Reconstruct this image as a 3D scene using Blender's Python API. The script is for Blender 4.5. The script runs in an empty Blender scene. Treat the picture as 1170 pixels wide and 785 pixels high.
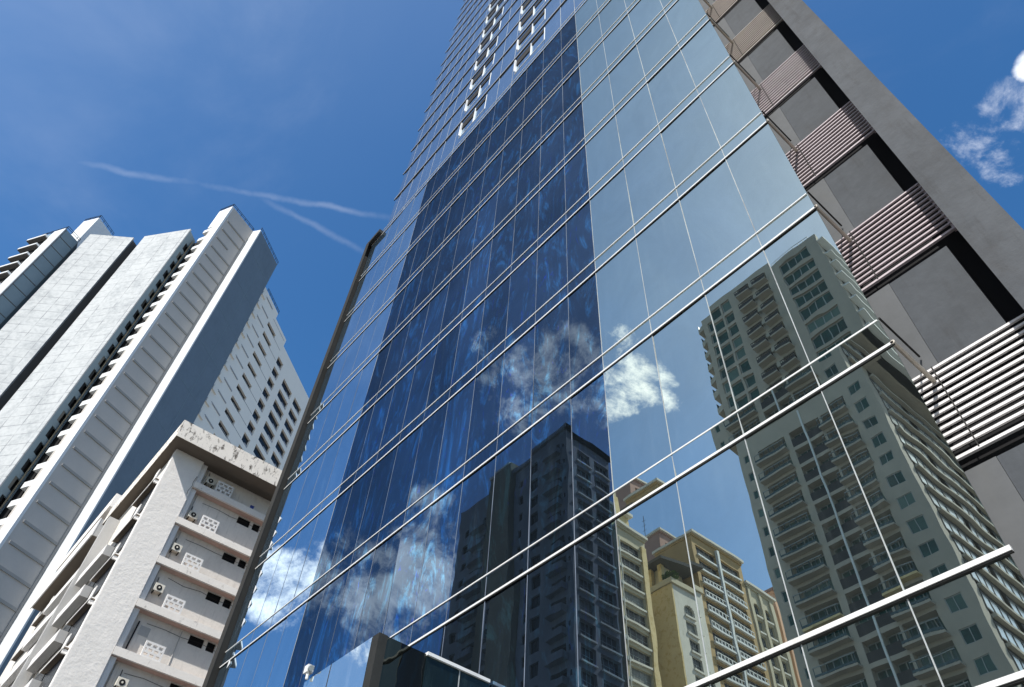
import bpy, bmesh, math, random
from math import radians as R_, cos, sin, tan, pi, sqrt
from mathutils import Vector, Matrix

random.seed(7)
SC = bpy.context.scene
COL = SC.collection
ZC = 1.6                      # eye height above the pavement
D = 8.0                       # distance from the eye to the glass facade

# ------------------------------------------------------------------ camera
YAW, PIT, ROL, FPX, WPX = R_(-52.3808), R_(50.7376), R_(3.9192), 842.77, 1170.0
fw = Vector((sin(YAW) * cos(PIT), cos(YAW) * cos(PIT), sin(PIT)))
rt0 = Vector((cos(YAW), -sin(YAW), 0)); up0 = rt0.cross(fw)
rt = cos(ROL) * rt0 + sin(ROL) * up0
up = -sin(ROL) * rt0 + cos(ROL) * up0
cd = bpy.data.cameras.new('camera'); cam = bpy.data.objects.new('camera', cd); COL.objects.link(cam)
m = Matrix((rt, up, -fw)).transposed().to_4x4(); m.translation = (0, 0, ZC)
cam.matrix_world = m
cd.sensor_width = 36; cd.lens = FPX / WPX * 36; cd.clip_start = 0.1; cd.clip_end = 6000
SC.camera = cam

def pix(p):
    d = Vector(p) - Vector((0, 0, ZC)); z = d.dot(fw)
    if z <= 0.01: return None
    return (585 + FPX * d.dot(rt) / z, 392.5 - FPX * d.dot(up) / z)

def pray(px, py):
    return ((px - 585) / FPX * rt - (py - 392.5) / FPX * up + fw).normalized()

# ------------------------------------------------------------------ light
SUN_EL, SUN_AZ = R_(48.3), R_(-66)          # azimuth from +X
sdir = Vector((cos(SUN_EL) * cos(SUN_AZ), cos(SUN_EL) * sin(SUN_AZ), sin(SUN_EL)))
sl = bpy.data.lights.new('sun', 'SUN'); sl.energy = 5.0; sl.angle = R_(0.53); sl.color = (1.0, 0.965, 0.92)
so = bpy.data.objects.new('sun', sl); COL.objects.link(so)
so.rotation_euler = (-sdir).to_track_quat('-Z', 'Y').to_euler(); so.location = sdir * 300

W = bpy.data.worlds.new('World'); SC.world = W; W.use_nodes = True
nt = W.node_tree; nt.nodes.clear(); NL = nt.links.new
def N(t, **k):
    n = nt.nodes.new(t)
    for a, b in k.items(): setattr(n, a, b)
    return n
def M(op, a, b=None, c=None):
    n = N('ShaderNodeMath', operation=op)
    for i, v in enumerate((a, b, c)):
        if v is None: continue
        if isinstance(v, (int, float)): n.inputs[i].default_value = v
        else: NL(v, n.inputs[i])
    return n.outputs[0]
def dotv(v, c):
    n = N('ShaderNodeVectorMath', operation='DOT_PRODUCT'); NL(v, n.inputs[0]); n.inputs[1].default_value = c
    return n.outputs['Value']
def sstep(v, a, b):
    n = N('ShaderNodeMapRange', interpolation_type='SMOOTHSTEP'); NL(v, n.inputs[0])
    n.inputs[1].default_value = a; n.inputs[2].default_value = b; return n.outputs[0]
sky = N('ShaderNodeTexSky', sky_type='NISHITA'); sky.sun_disc = False
sky.sun_elevation = SUN_EL; sky.sun_rotation = pi / 2 - SUN_AZ
sky.air_density = 1.0; sky.dust_density = 1.3; sky.ozone_density = 2.0; sky.altitude = 20
tc = N('ShaderNodeTexCoord'); DIR = tc.outputs['Generated']
def noise(scale, detail=8, rough=.6, dist=0.0, vec=None, stretch=None):
    n = N('ShaderNodeTexNoise'); n.inputs['Scale'].default_value = scale; n.inputs['Detail'].default_value = detail
    n.inputs['Roughness'].default_value = rough; n.inputs['Distortion'].default_value = dist
    NL(vec or DIR, n.inputs['Vector']); return n.outputs['Fac']
n1 = noise(9, 12, .66, .45); n2 = noise(34, 8, .65, .3)
nn = M('MULTIPLY_ADD', n2, .32, M('MULTIPLY', n1, .78))
def refl(v): return Vector((v.x, -v.y, v.z))
masks = []; wisps = []
def blob(px, py, rad, amt, mirrored):
    c = pray(px, py)
    if mirrored: c = refl(c)
    d = dotv(DIR, c)
    cr = cos(rad)
    (masks if mirrored else wisps).append(M('MULTIPLY', sstep(d, cr, 1.0 - (1 - cr) * .12), amt))
for a in [(715, 445, .085, .95, 1), (650, 430, .10, .85, 1), (590, 440, .085, .80, 1), (720, 400, .05, .7, 1), (690, 480, .06, .7, 1), (560, 400, .06, .5, 1),
          (330, 670, .07, .7, 1), (400, 650, .09, .72, 1), (470, 650, .10, .85, 1), (510, 600, .09, .75, 1), (420, 710, .09, .65, 1), (500, 690, .07, .6, 1),
          (1180, 75, .026, .85, 0), (1158, 120, .05, .50, 0), (1125, 165, .055, .40, 0), (1145, 185, .045, .38, 0), (1205, 105, .045, .8, 0), (1100, 150, .045, .34, 0)]:
    blob(*a)
mm = masks[0]
for q in masks[1:]: mm = M('MAXIMUM', mm, q)
cl = sstep(M('ADD', M('MULTIPLY', mm, .70), M('MULTIPLY', M('SUBTRACT', nn, .55), 2.1)), .38, .78)
mw = wisps[0]
for q in wisps[1:]: mw = M('MAXIMUM', mw, q)
clw = sstep(M('ADD', M('MULTIPLY', mw, .75), M('MULTIPLY', M('SUBTRACT', nn, .55), 1.5)), .28, .95)
cl = M('MAXIMUM', cl, clw)
# thin high veil near the sun side
veil = M('MULTIPLY', sstep(noise(3.2, 6, .6, .6), .50, .9), .05)
# two aircraft trails, high up
def trail(p, q, w, amt):
    a, b = pray(*p), pray(*q); n = a.cross(b).normalized(); mid = (a + b).normalized(); half = a.angle(b) / 2
    wob = M('MULTIPLY', M('SUBTRACT', noise(14, 4, .6), .5), .016)
    d = M('ABSOLUTE', M('ADD', dotv(DIR, n), wob))
    s = M('SUBTRACT', 1.0, sstep(d, 0.0, w))
    t = a.cross(n).normalized() * -1
    along = sstep(dotv(DIR, mid), cos(half * 1.25), cos(half * .5))
    br = sstep(noise(8, 5, .6), .25, .65)
    return M('MULTIPLY', M('MULTIPLY', M('MULTIPLY', s, along), br), amt)
tr = M('MAXIMUM', trail((100, 188), (450, 250), .006, .085), trail((300, 228), (420, 290), .006, .055))
tr = M('MAXIMUM', tr, veil)
allc = M('MAXIMUM', cl, tr)
hsv = N('ShaderNodeHueSaturation'); hsv.inputs['Saturation'].default_value = 1.34; hsv.inputs['Value'].default_value = 1.0
NL(sky.outputs[0], hsv.inputs['Color'])
# pale aureole of scattered light round the sun
au = M('MULTIPLY', M('POWER', M('MAXIMUM', dotv(DIR, sdir), 0.0), 5.0), M('MULTIPLY_ADD', noise(4.0, 7, .65, .5), .50, .22))
mixa = N('ShaderNodeMixRGB'); NL(au, mixa.inputs[0]); NL(hsv.outputs[0], mixa.inputs[1]); mixa.inputs[2].default_value = (4.1, 4.9, 4.8, 1)
mixc = N('ShaderNodeMixRGB'); NL(allc, mixc.inputs[0]); NL(mixa.outputs[0], mixc.inputs[1]); mixc.inputs[2].default_value = (10.2, 10.3, 10.4, 1)
bg = N('ShaderNodeBackground'); bg.inputs[1].default_value = 0.15; NL(mixc.outputs[0], bg.inputs[0])
wo = N('ShaderNodeOutputWorld'); NL(bg.outputs[0], wo.inputs[0])

vs = SC.view_settings; vs.view_transform = 'Standard'; vs.look = 'None'; vs.exposure = 0.30; vs.gamma = 1.0
vs.use_curve_mapping = False
SC.render.engine = 'CYCLES'; SC.cycles.max_bounces = 8; SC.cycles.glossy_bounces = 5; SC.cycles.diffuse_bounces = 3

# ------------------------------------------------------------------ materials
def newmat(name):
    mt = bpy.data.materials.new(name); mt.use_nodes = True; t = mt.node_tree; t.nodes.clear()
    return mt, t
def node(t, ty, **k):
    n = t.nodes.new(ty)
    for a, b in k.items(): setattr(n, a, b)
    return n
def posnode(t, sx=1, sy=1, sz=1):
    g = node(t, 'ShaderNodeNewGeometry'); mp = node(t, 'ShaderNodeMapping'); mp.inputs['Scale'].default_value = (sx, sy, sz)
    t.links.new(g.outputs['Position'], mp.inputs['Vector']); return mp.outputs[0]
def tnoise(t, vec, scale, detail=6, rough=.6, dist=0):
    n = node(t, 'ShaderNodeTexNoise'); n.inputs['Scale'].default_value = scale; n.inputs['Detail'].default_value = detail
    n.inputs['Roughness'].default_value = rough; n.inputs['Distortion'].default_value = dist
    t.links.new(vec, n.inputs['Vector']); return n.outputs['Fac']
def tmap(t, v, a, b, c=0., d=1., smooth=True):
    n = node(t, 'ShaderNodeMapRange', interpolation_type='SMOOTHSTEP' if smooth else 'LINEAR'); t.links.new(v, n.inputs[0])
    for i, x in enumerate((a, b, c, d)): n.inputs[i + 1].default_value = x
    return n.outputs[0]
def tmix(t, f, a, b, mode='MIX'):
    n = node(t, 'ShaderNodeMixRGB', blend_type=mode)
    for i, v in enumerate((f, a, b)):
        if isinstance(v, (int, float)): n.inputs[i].default_value = v
        elif isinstance(v, tuple): n.inputs[i].default_value = (*v, 1)
        else: t.links.new(v, n.inputs[i])
    return n.outputs[0]
def surf(name, col, rough=.85, var=.18, vs_=.6, stain=None, stain_amt=0, stain_scale=.5, stain_lo=.55, stain_hi=.8, streak=(1, 1, .25), bump=.0, bscale=8, metal=0, spec=.3, grime=None, curtain=None):
    """matt wall paint, render or concrete: cloudy value variation, streaky stains, fine bump"""
    mt, t = newmat(name)
    p = posnode(t)
    f = tnoise(t, p, vs_, 8, .65)
    f2 = tnoise(t, p, vs_ * 9, 5, .6)
    ff = tmix(t, .35, f, f2)
    v = tmap(t, ff, .25, .75, 1 - var, 1 + var, False)
    c = tmix(t, 1.0, col, v, 'MULTIPLY')
    if stain:
        q = posnode(t, *streak); s = tnoise(t, q, stain_scale * 2, 9, .7, .3)
        sf = tmap(t, s, stain_lo, stain_hi, 0, stain_amt)
        c = tmix(t, sf, c, stain)
    if grime:
        q = posnode(t, 1, 1, .12); s = tnoise(t, q, 5.0, 6, .7)
        sf = tmap(t, s, .52, .75, 0, grime[1]); c = tmix(t, sf, c, grime[0])
    if curtain:       # some windows have pale curtains or blinds drawn behind the glass
        oi = node(t, 'ShaderNodeObjectInfo')
        c = tmix(t, tmap(t, oi.outputs['Random'], .62, .95, 0, .8), c, curtain)
    b = node(t, 'ShaderNodeBsdfPrincipled'); t.links.new(c, b.inputs['Base Color'])
    b.inputs['Roughness'].default_value = rough; b.inputs['Metallic'].default_value = metal
    b.inputs['Specular IOR Level'].default_value = spec
    if bump:
        bn = node(t, 'ShaderNodeBump'); bn.inputs['Distance'].default_value = bump; bn.inputs['Strength'].default_value = 1
        t.links.new(tnoise(t, p, bscale, 6, .6), bn.inputs['Height']); t.links.new(bn.outputs[0], b.inputs['Normal'])
    o = node(t, 'ShaderNodeOutputMaterial'); t.links.new(b.outputs[0], o.inputs[0])
    return mt
def mirror_glass(name, tint, body, wave=.0008, wscale=.7, film=None, film_amt=.0, rough=0.0, rnd=.04):
    """coated curtain-wall glass: tinted mirror over a dark body, slightly wavy"""
    mt, t = newmat(name)
    p = posnode(t)
    g = node(t, 'ShaderNodeBsdfGlossy'); g.inputs['Roughness'].default_value = rough
    c = tint
    if film:
        q = posnode(t, 1.2, 1.2, .36); s = tnoise(t, q, .9, 9, .72, 3.0)
        a = tmap(t, s, .49, .70, 0, film_amt)
        c = tmix(t, a, c, film)
        s2 = tnoise(t, posnode(t, 1.6, 1.6, .45), 1.3, 8, .72, 3.2)
        c = tmix(t, tmap(t, s2, .58, .75, 0, film_amt * .8), c, (film[0] * .45, film[1] * .35, film[2] * 1.25))
        s4 = tnoise(t, posnode(t, .1, .1, .05), 2.4, 4, .6)
        s3 = tmap(t, tnoise(t, p, .35, 5, .6), .3, .7, .78, 1.2, False)
        c = tmix(t, 1.0, c, s3, 'MULTIPLY')
    else:
        s3 = tmap(t, tnoise(t, posnode(t, 1, 1, .6), .6, 7, .7, .8), .3, .7, .93, 1.06, False)
        c = tmix(t, 1.0, c, s3, 'MULTIPLY')
    oi = node(t, 'ShaderNodeObjectInfo')
    c = tmix(t, 1.0, c, tmap(t, oi.outputs['Random'], 0, 1, 1 - rnd, 1 + rnd, False), 'MULTIPLY')
    t.links.new(c, g.inputs['Color'])
    bn = node(t, 'ShaderNodeBump'); bn.inputs['Distance'].default_value = wave; bn.inputs['Strength'].default_value = 1
    t.links.new(tnoise(t, p, wscale, 2, .4), bn.inputs['Height']); t.links.new(bn.outputs[0], g.inputs['Normal'])
    df = node(t, 'ShaderNodeBsdfDiffuse'); t.links.new(tmix(t, tmap(t, tnoise(t, posnode(t, 1.5, 1.5, .10), 3.0, 7, .72), .50, .78, 0, .9), body, tuple(x * 3.2 for x in body)), df.inputs['Color'])
    ad = node(t, 'ShaderNodeAddShader'); t.links.new(g.outputs[0], ad.inputs[0]); t.links.new(df.outputs[0], ad.inputs[1])
    o = node(t, 'ShaderNodeOutputMaterial'); t.links.new(ad.outputs[0], o.inputs[0])
    return mt
def grid_panel(name, col, line, pz, ph, stain):
    """white cladding with thin joint lines and rain stains (joints by height and by plan position)"""
    mt, t = newmat(name)
    p = posnode(t); sx = node(t, 'ShaderNodeSeparateXYZ'); t.links.new(p, sx.inputs[0])
    def lines(v, per, w):
        a = node(t, 'ShaderNodeMath', operation='DIVIDE'); t.links.new(v, a.inputs[0]); a.inputs[1].default_value = per
        b = node(t, 'ShaderNodeMath', operation='FRACT'); t.links.new(a.outputs[0], b.inputs[0])
        c = node(t, 'ShaderNodeMath', operation='LESS_THAN'); t.links.new(b.outputs[0], c.inputs[0]); c.inputs[1].default_value = w / per
        return c.outputs[0]
    l1 = lines(sx.outputs['Z'], pz, .13)
    l2 = lines(sx.outputs['Y'], ph, .11)
    mx = node(t, 'ShaderNodeMath', operation='MAXIMUM'); t.links.new(l1, mx.inputs[0]); t.links.new(l2, mx.inputs[1])
    s = tnoise(t, posnode(t, 1, 1, .8), .22, 9, .72, .5); s2 = tnoise(t, p, 1.4, 6, .7)
    c = tmix(t, tmap(t, tmix(t, .45, s, s2), .42, .68, 0, .75), col, stain)
    fd = node(t, 'ShaderNodeMath', operation='MULTIPLY'); t.links.new(mx.outputs[0], fd.inputs[0])
    t.links.new(tmap(t, tnoise(t, p, .5, 3, .5), .35, .6, .15, .75), fd.inputs[1])
    c = tmix(t, fd.outputs[0], c, line)
    b = node(t, 'ShaderNodeBsdfPrincipled'); t.links.new(c, b.inputs['Base Color']); b.inputs['Roughness'].default_value = .8
    b.inputs['Specular IOR Level'].default_value = .25
    o = node(t, 'ShaderNodeOutputMaterial'); t.links.new(b.outputs[0], o.inputs[0]); return mt

MT = {}
MT['glass_light'] = mirror_glass('clear_mirror_glass', (.545, .615, .57), (.008, .0095, .0095), .0016, .75, rnd=.05)
MT['glass_edge'] = mirror_glass('wavy_mirror_glass', (.545, .615, .57), (.008, .0095, .0095), .0026, .9, rnd=.05)
MT['glass_pale'] = mirror_glass('pale_mirror_glass', (.66, .74, .74), (.05, .055, .06), .0015, .6)
MT['glass_left'] = mirror_glass('blue_mirror_glass', (.50, .60, .68), (.012, .018, .024), .0006, .7)
MT['glass_dark'] = mirror_glass('dark_blue_film_glass', (.118, .155, .205), (.004, .006, .008), .0020, .8, (.16, .36, .52), 1.0, rnd=.24)
MT['glass_upper'] = mirror_glass('upper_mirror_glass', (.46, .56, .64), (.02, .024, .03), .0010, .6)
MT['glass_green'] = mirror_glass('dark_green_glass', (.045, .07, .07), (.006, .010, .010), .0015, 1.2)
MT['sealant_dark'] = surf('dull_sealant', (.16, .19, .24), .7, .25, 2.0, (.05, .06, .08), .7, .8, .48, .62)
MT['glass_black'] = mirror_glass('black_glass', (.05, .055, .05), (.004, .0045, .004), .004, 2.0, rnd=.02)
MT['metal_grey'] = surf('grey_aluminium', (.42, .42, .42), .4, .08, 1.5, spec=.5)
MT['metal_white'] = surf('white_aluminium', (.72, .72, .70), .35, .06, 1.5, (.35, .33, .30), .35, .6, .5, .75, spec=.5)
MT['sealant'] = surf('pale_sealant', (.36, .38, .38), .7, .25, 2.0, (.15, .15, .16), .7, .8, .48, .62)
MT['frame_dark'] = surf('dark_bronze_metal', (.030, .031, .030), .7, .25, 2, spec=.12)
MT['fin_dark'] = surf('shaded_fin_panel', (.030, .029, .027), 1.0, .2, .5, (.05, .05, .05), .5, .6, spec=.02)  # shade on the fin's side put into the colour
MT['fin_light'] = surf('sunlit_fin_edge', (.048, .047, .045), 1.0, .15, .5, spec=.05)  # paler copy: sunlight on the fin front put into the colour
MT['concrete'] = surf('grey_stucco', (.079, .085, .092), .92, .36, .35, (.056, .0555, .055), .8, .35, .48, .72, (1, 1, .5), .012, 5, grime=((.045, .045, .045), .55))
MT['concrete_panel'] = surf('grey_cast_panel', (.068, .075, .083), .9, .32, .5, (.055, .055, .055), .5, .5, .5, .75, (1, 1, .8), .006, 6, grime=((.045, .046, .048), .5))
MT['concrete_light'] = surf('light_grey_strip', (.112, .117, .121), .9, .16, .8, (.13, .13, .12), .5, .6)
MT['louvre'] = surf('white_louvre', (.72, .70, .69), .5, .10, 1.5)
MT['louvre_mid'] = surf('mauve_louvre', (.47, .405, .42), .5, .12, 1.5, (.3, .25, .25), .4, .8)  # mauve tint puts a purple reflection on white slats into the colour
MT['louvre_old'] = surf('weathered_louvre', (.40, .35, .31), .55, .15, 1.0, (.3, .26, .2), .5, .8)
MT['void_shade'] = surf('dark_void_and_shade', (.008, .008, .009), .9, .1, 1)
MT['bracket'] = surf('beige_bracket', (.55, .50, .42), .45, .1, 2)
MT['jamb'] = surf('white_jamb', (.82, .82, .80), .6, .05, 2)
MT['white'] = surf('white_tower_paint', (.66, .675, .67), .8, .06, .3)
MT['panel'] = grid_panel('white_tower_cladding', (.49, .505, .50), (.16, .17, .18), 2.3, 2.4, (.25, .27, .28))
MT['ribbed'] = surf('light_grey_render', (.48, .45, .41), .88, .06, .3, (.45, .45, .45), .3, .3)
MT['rib'] = surf('shaded_rib', (.30, .295, .28), .88, .1, .5)  # darker than the slab: shadow beneath each rib put into the colour
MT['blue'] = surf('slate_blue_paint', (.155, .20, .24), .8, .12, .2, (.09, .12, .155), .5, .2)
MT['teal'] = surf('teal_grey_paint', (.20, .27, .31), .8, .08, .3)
MT['rear'] = surf('cool_white_paint', (.88, .82, .72), .85, .04, .3, (.5, .5, .5), .25, .4)
MT['rear_line'] = surf('joint_grey', (.30, .30, .31), .85, .1, 1)
MT['win'] = surf('dark_window_glass', (.010, .011, .013), .25, .2, 1, spec=.3)
MT['winrev'] = surf('window_reveal_grey', (.34, .34, .35), .8, .1, 1)
MT['oldwall'] = surf('old_cream_render', (.76, .715, .65), .92, .10, .5, (.40, .36, .32), .45, .5, .5, .8, (1, 1, .5), .010, 7, grime=((.30, .27, .24), .35))
MT['oldpil'] = surf('rough_white_render', (.87, .83, .77), .92, .08, .6, (.5, .47, .43), .35, .4, .5, .8, (.6, .6, 1.6), .03, 3.2)
MT['oldroof'] = surf('stained_parapet', (.84, .79, .71), .93, .12, .6, (.09, .075, .06), .95, 1.3, .505, .64, (1, 1, .5), .012, 6)
MT['oldslab'] = surf('stained_slab_edge', (.86, .81, .74), .92, .10, .8, (.16, .13, .11), .7, 1.1, .58, .74, (1, 1, .6), .008, 8)
MT['oldpink'] = surf('pinkish_soffit', (.60, .43, .36), .95, .12, .6, (.36, .24, .2), .5, .6)
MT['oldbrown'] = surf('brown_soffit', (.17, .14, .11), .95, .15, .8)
MT['white2'] = surf('white_wash', (.80, .78, .75), .9, .06, 1)
MT['greywash'] = surf('grey_render', (.46, .455, .44), .92, .1, .8, (.3, .3, .3), .4, .8)
MT['ac'] = surf('aged_ac_casing', (.72, .68, .58), .6, .15, 2, (.3, .22, .13), .6, 1.5, spec=.4)
MT['black'] = surf('black_plastic', (.015, .015, .016), .5, .1, 2)
MT['bluepl'] = surf('blue_plastic', (.05, .08, .30), .5, .1, 3)
MT['gtower'] = surf('taupe_render', (.40, .36, .30), .9, .10, .2, (.25, .23, .195), .5, .25)
MT['gtower2'] = surf('beige_render', (.42, .385, .32), .9, .08, .2)
MT['gwin'] = surf('green_window_glass', (.014, .065, .062), .18, .8, .5, spec=.12, curtain=(.12, .20, .18))
MT['gleam'] = surf('bright_side_glass', (.62, .68, .68), .15, .35, .9, metal=.6, spec=.6)
MT['gframe'] = surf('pale_window_frame', (.30, .33, .33), .6, .1, 1)
MT['rail'] = surf('dark_rail', (.018, .019, .02), .5, .2, 1)
MT['railglass'] = surf('green_rail_glass', (.05, .085, .085), .25, .2, 1, spec=.6)
MT['dark'] = surf('grey_blue_render', (.25, .255, .26), .9, .12, .3, (.2, .2, .2), .5, .3)
MT['brown'] = surf('olive_brown_render', (.24, .205, .14), .9, .12, .3)
MT['yellow'] = surf('ochre_render', (.66, .52, .28), .9, .10, .4, (.50, .36, .14), .75, .7, .50, .62, (1, 1, 1))
MT['cream'] = surf('cream_render', (.52, .46, .33), .9, .10, .4, (.42, .36, .26), .5, .5)
MT['ochre'] = surf('dark_ochre_render', (.42, .29, .14), .9, .12, .4, (.34, .23, .10), .6, .5)
MT['stone'] = surf('stained_white_stone', (.62, .59, .52), .9, .15, .5, (.3, .27, .22), .6, .7)
MT['peach'] = surf('peach_render', (.70, .42, .27), .9, .1, .4)
MT['red'] = surf('red_brick_render', (.36, .22, .18), .9, .12, .5)
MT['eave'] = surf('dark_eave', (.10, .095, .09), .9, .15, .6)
MT['bwin'] = surf('grey_window_glass', (.022, .025, .028), .18, .8, .8, spec=.22, curtain=(.22, .22, .20))
MT['leaf'] = surf('leaf_green', (.07, .13, .03), .7, .3, 4)
MT['asphalt'] = surf('asphalt', (.05, .05, .052), .95, .2, 1.2, bump=.004, bscale=60)
MT['paving'] = surf('concrete_paving', (.26, .25, .24), .95, .15, .8, (.15, .14, .13), .5, .6)
MT['earth'] = surf('city_ground', (.20, .19, .17), .95, .15, .1)
MT['paint'] = surf('road_paint', (.75, .75, .72), .8, .1, 2)

# ------------------------------------------------------------------ builders
class Fr:
    """vertical wall frame: u along the wall, n outward, z up; mirrored = seen in the facade, so built across the street"""
    def __init__(s, x, y, az, mir=False):
        s.o = (x, y); a = R_(az); s.u = (cos(a), sin(a)); s.n = (sin(a), -cos(a)); s.mir = mir
    def pt(s, u, n, z):
        x = s.o[0] + s.u[0] * u + s.n[0] * n; y = s.o[1] + s.u[1] * u + s.n[1] * n
        if s.mir: y = 2 * D - y
        return Vector((x, y, z + ZC))
KS = [1.0]                              # site factor: plan and height numbers of a block are given at factor 1
def ks(v): return Vector((v.x * KS[0], v.y * KS[0], (v.z - ZC) * KS[0] + ZC))
class MB:
    def __init__(s, F=None): s.v = []; s.f = []; s.F = F
    def hexa(s, P):
        i = len(s.v); s.v += P
        s.f += [(i, i+1, i+2, i+3), (i+4, i+7, i+6, i+5), (i, i+4, i+5, i+1), (i+1, i+5, i+6, i+2), (i+2, i+6, i+7, i+3), (i+3, i+7, i+4, i)]
    def box(s, u0, u1, n0, n1, z0, z1):
        p = s.F.pt
        s.hexa([p(u0, n0, z0), p(u1, n0, z0), p(u1, n1, z0), p(u0, n1, z0), p(u0, n0, z1), p(u1, n0, z1), p(u1, n1, z1), p(u0, n1, z1)])
        return s
    def prism(s, pts, z0, z1, mir=False):
        i = len(s.v); k = len(pts)
        q = [(x, 2 * D - y if mir else y) for x, y in pts]
        s.v += [Vector((x, y, z0 + ZC)) for x, y in q] + [Vector((x, y, z1 + ZC)) for x, y in q]
        s.f += [tuple(range(i, i + k)), tuple(range(i + k, i + 2 * k))] + [(i + j, i + (j + 1) % k, i + k + (j + 1) % k, i + k + j) for j in range(k)]
        return s
    def tube(s, a, b, r, k=8):
        a, b = Vector(a), Vector(b); d = (b - a).normalized(); e = d.orthogonal().normalized(); g = d.cross(e); i = len(s.v)
        for c in (a, b):
            for j in range(k): s.v.append(c + r * (cos(2 * pi * j / k) * e + sin(2 * pi * j / k) * g))
        s.f += [tuple(range(i, i + k)), tuple(range(i + k, i + 2 * k))] + [(i + j, i + (j + 1) % k, i + k + (j + 1) % k, i + k + j) for j in range(k)]
        return s
    def build(s, name, mat, parent=None, kind=None, label=None, bevel=0):
        me = bpy.data.meshes.new(name)
        base = parent_base(parent)
        me.from_pydata([ks(v) - base for v in s.v], [], s.f); me.materials.append(MT[mat])
        bm = bmesh.new(); bm.from_mesh(me); bmesh.ops.recalc_face_normals(bm, faces=bm.faces)
        bm.to_mesh(me); bm.free()
        o = bpy.data.objects.new(name, me); COL.objects.link(o)
        if parent: o.parent = parent
        if kind: o['kind'] = kind
        if label: o['label'] = label
        if bevel:
            b = o.modifiers.new('bevel', 'BEVEL'); b.width = bevel; b.segments = 2; b.limit_method = 'ANGLE'
        return o
def parent_base(p):
    b = Vector((0, 0, 0))
    while p: b = b + p.location; p = p.parent
    return b
def thing(name, loc, label, cat, group=None):
    o = bpy.data.objects.new(name, None); o.empty_display_size = .5; COL.objects.link(o); o.location = ks(Vector(loc)) if loc[2] else Vector((loc[0] * KS[0], loc[1] * KS[0], 0))
    o['label'] = label; o['category'] = cat
    if group: o['group'] = group
    return o
def wall(mb, u0, u1, z0, z1, ops, n0, n1):
    """a wall slab with rectangular openings left out"""
    us = sorted({u0, u1} | {a for o in ops for a in o[:2] if u0 < a < u1}); zs = sorted({z0, z1} | {a for o in ops for a in o[2:] if z0 < a < z1})
    rows = []
    for za, zb in zip(zs, zs[1:]):
        zc = (za + zb) / 2; act = [o for o in ops if o[2] < zc < o[3]]; runs = []; cur = None
        for ua, ub in zip(us, us[1:]):
            uc = (ua + ub) / 2
            if any(o[0] < uc < o[1] for o in act):
                if cur: runs.append(tuple(cur)); cur = None
            else:
                cur = [cur[0], ub] if cur else [ua, ub]
        if cur: runs.append(tuple(cur))
        if rows and rows[-1][2] == runs: rows[-1][1] = zb
        else: rows.append([za, zb, runs])
    for za, zb, runs in rows:
        for ua, ub in runs: mb.box(ua, ub, n0, n1, za, zb)
    return mb
def window(par, F, u0, u1, z0, z1, n, nx=2, nz=1, fm='gframe', gm='gwin', t=.06, name='window'):
    fr = MB(F); d = .05
    fr.box(u0, u1, n, n + d, z0, z0 + t); fr.box(u0, u1, n, n + d, z1 - t, z1)
    fr.box(u0, u0 + t, n, n + d, z0 + t, z1 - t); fr.box(u1 - t, u1, n, n + d, z0 + t, z1 - t)
    for i in range(1, nx):
        c = u0 + (u1 - u0) * i / nx; fr.box(c - t / 2, c + t / 2, n, n + d, z0 + t, z1 - t)
    for i in range(1, nz):
        c = z0 + (z1 - z0) * i / nz
        for j in range(nx):
            a = u0 + (u1 - u0) * j / nx + t / 2; b = u0 + (u1 - u0) * (j + 1) / nx - t / 2
            fr.box(a, b, n, n + d * .8, c - t / 2, c + t / 2)
    w = fr.build(name, fm, par)
    MB(F).box(u0 + .01, u1 - .01, n - .03, n + .02, z0 + .01, z1 - .01).build('pane', gm, w)
    return w

# ------------------------------------------------------------------ ground
def sheet(name, x0, x1, y0, y1, z, mat):
    me = bpy.data.meshes.new(name); me.from_pydata([(x0, y0, z), (x1, y0, z), (x1, y1, z), (x0, y1, z)], [], [(0, 1, 2, 3)])
    me.materials.append(MT[mat]); o = bpy.data.objects.new(name, me); COL.objects.link(o); o['kind'] = 'structure'; return o
sheet('ground', -2500, 2500, -2500, 2500, -.12, 'earth')
sheet('road', -400, 400, -24, -4, -.10, 'asphalt')
for nme, y0, y1 in (('pavement', -4, 7.4), ('pavement', -32, -24)):
    me = MB(Fr(0, 0, 0)); me.F.o = (0, 0)
    P = [Vector((x, y, z)) for z in (-.14, 0) for x, y in ((-400, y0), (400, y0), (400, y1), (-400, y1))]
    me.hexa(P); o = me.build(nme, 'paving'); o['kind'] = 'structure'
mk = MB()
for i in range(-20, 20):
    P = [Vector((x, y, z)) for z in (-.099, -.094) for x, y in ((i * 9, -14.1), (i * 9 + 4, -14.1), (i * 9 + 4, -13.95), (i * 9, -13.95))]; mk.hexa(P)
mk.build('road_marking', 'paint')['kind'] = 'structure'

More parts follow.
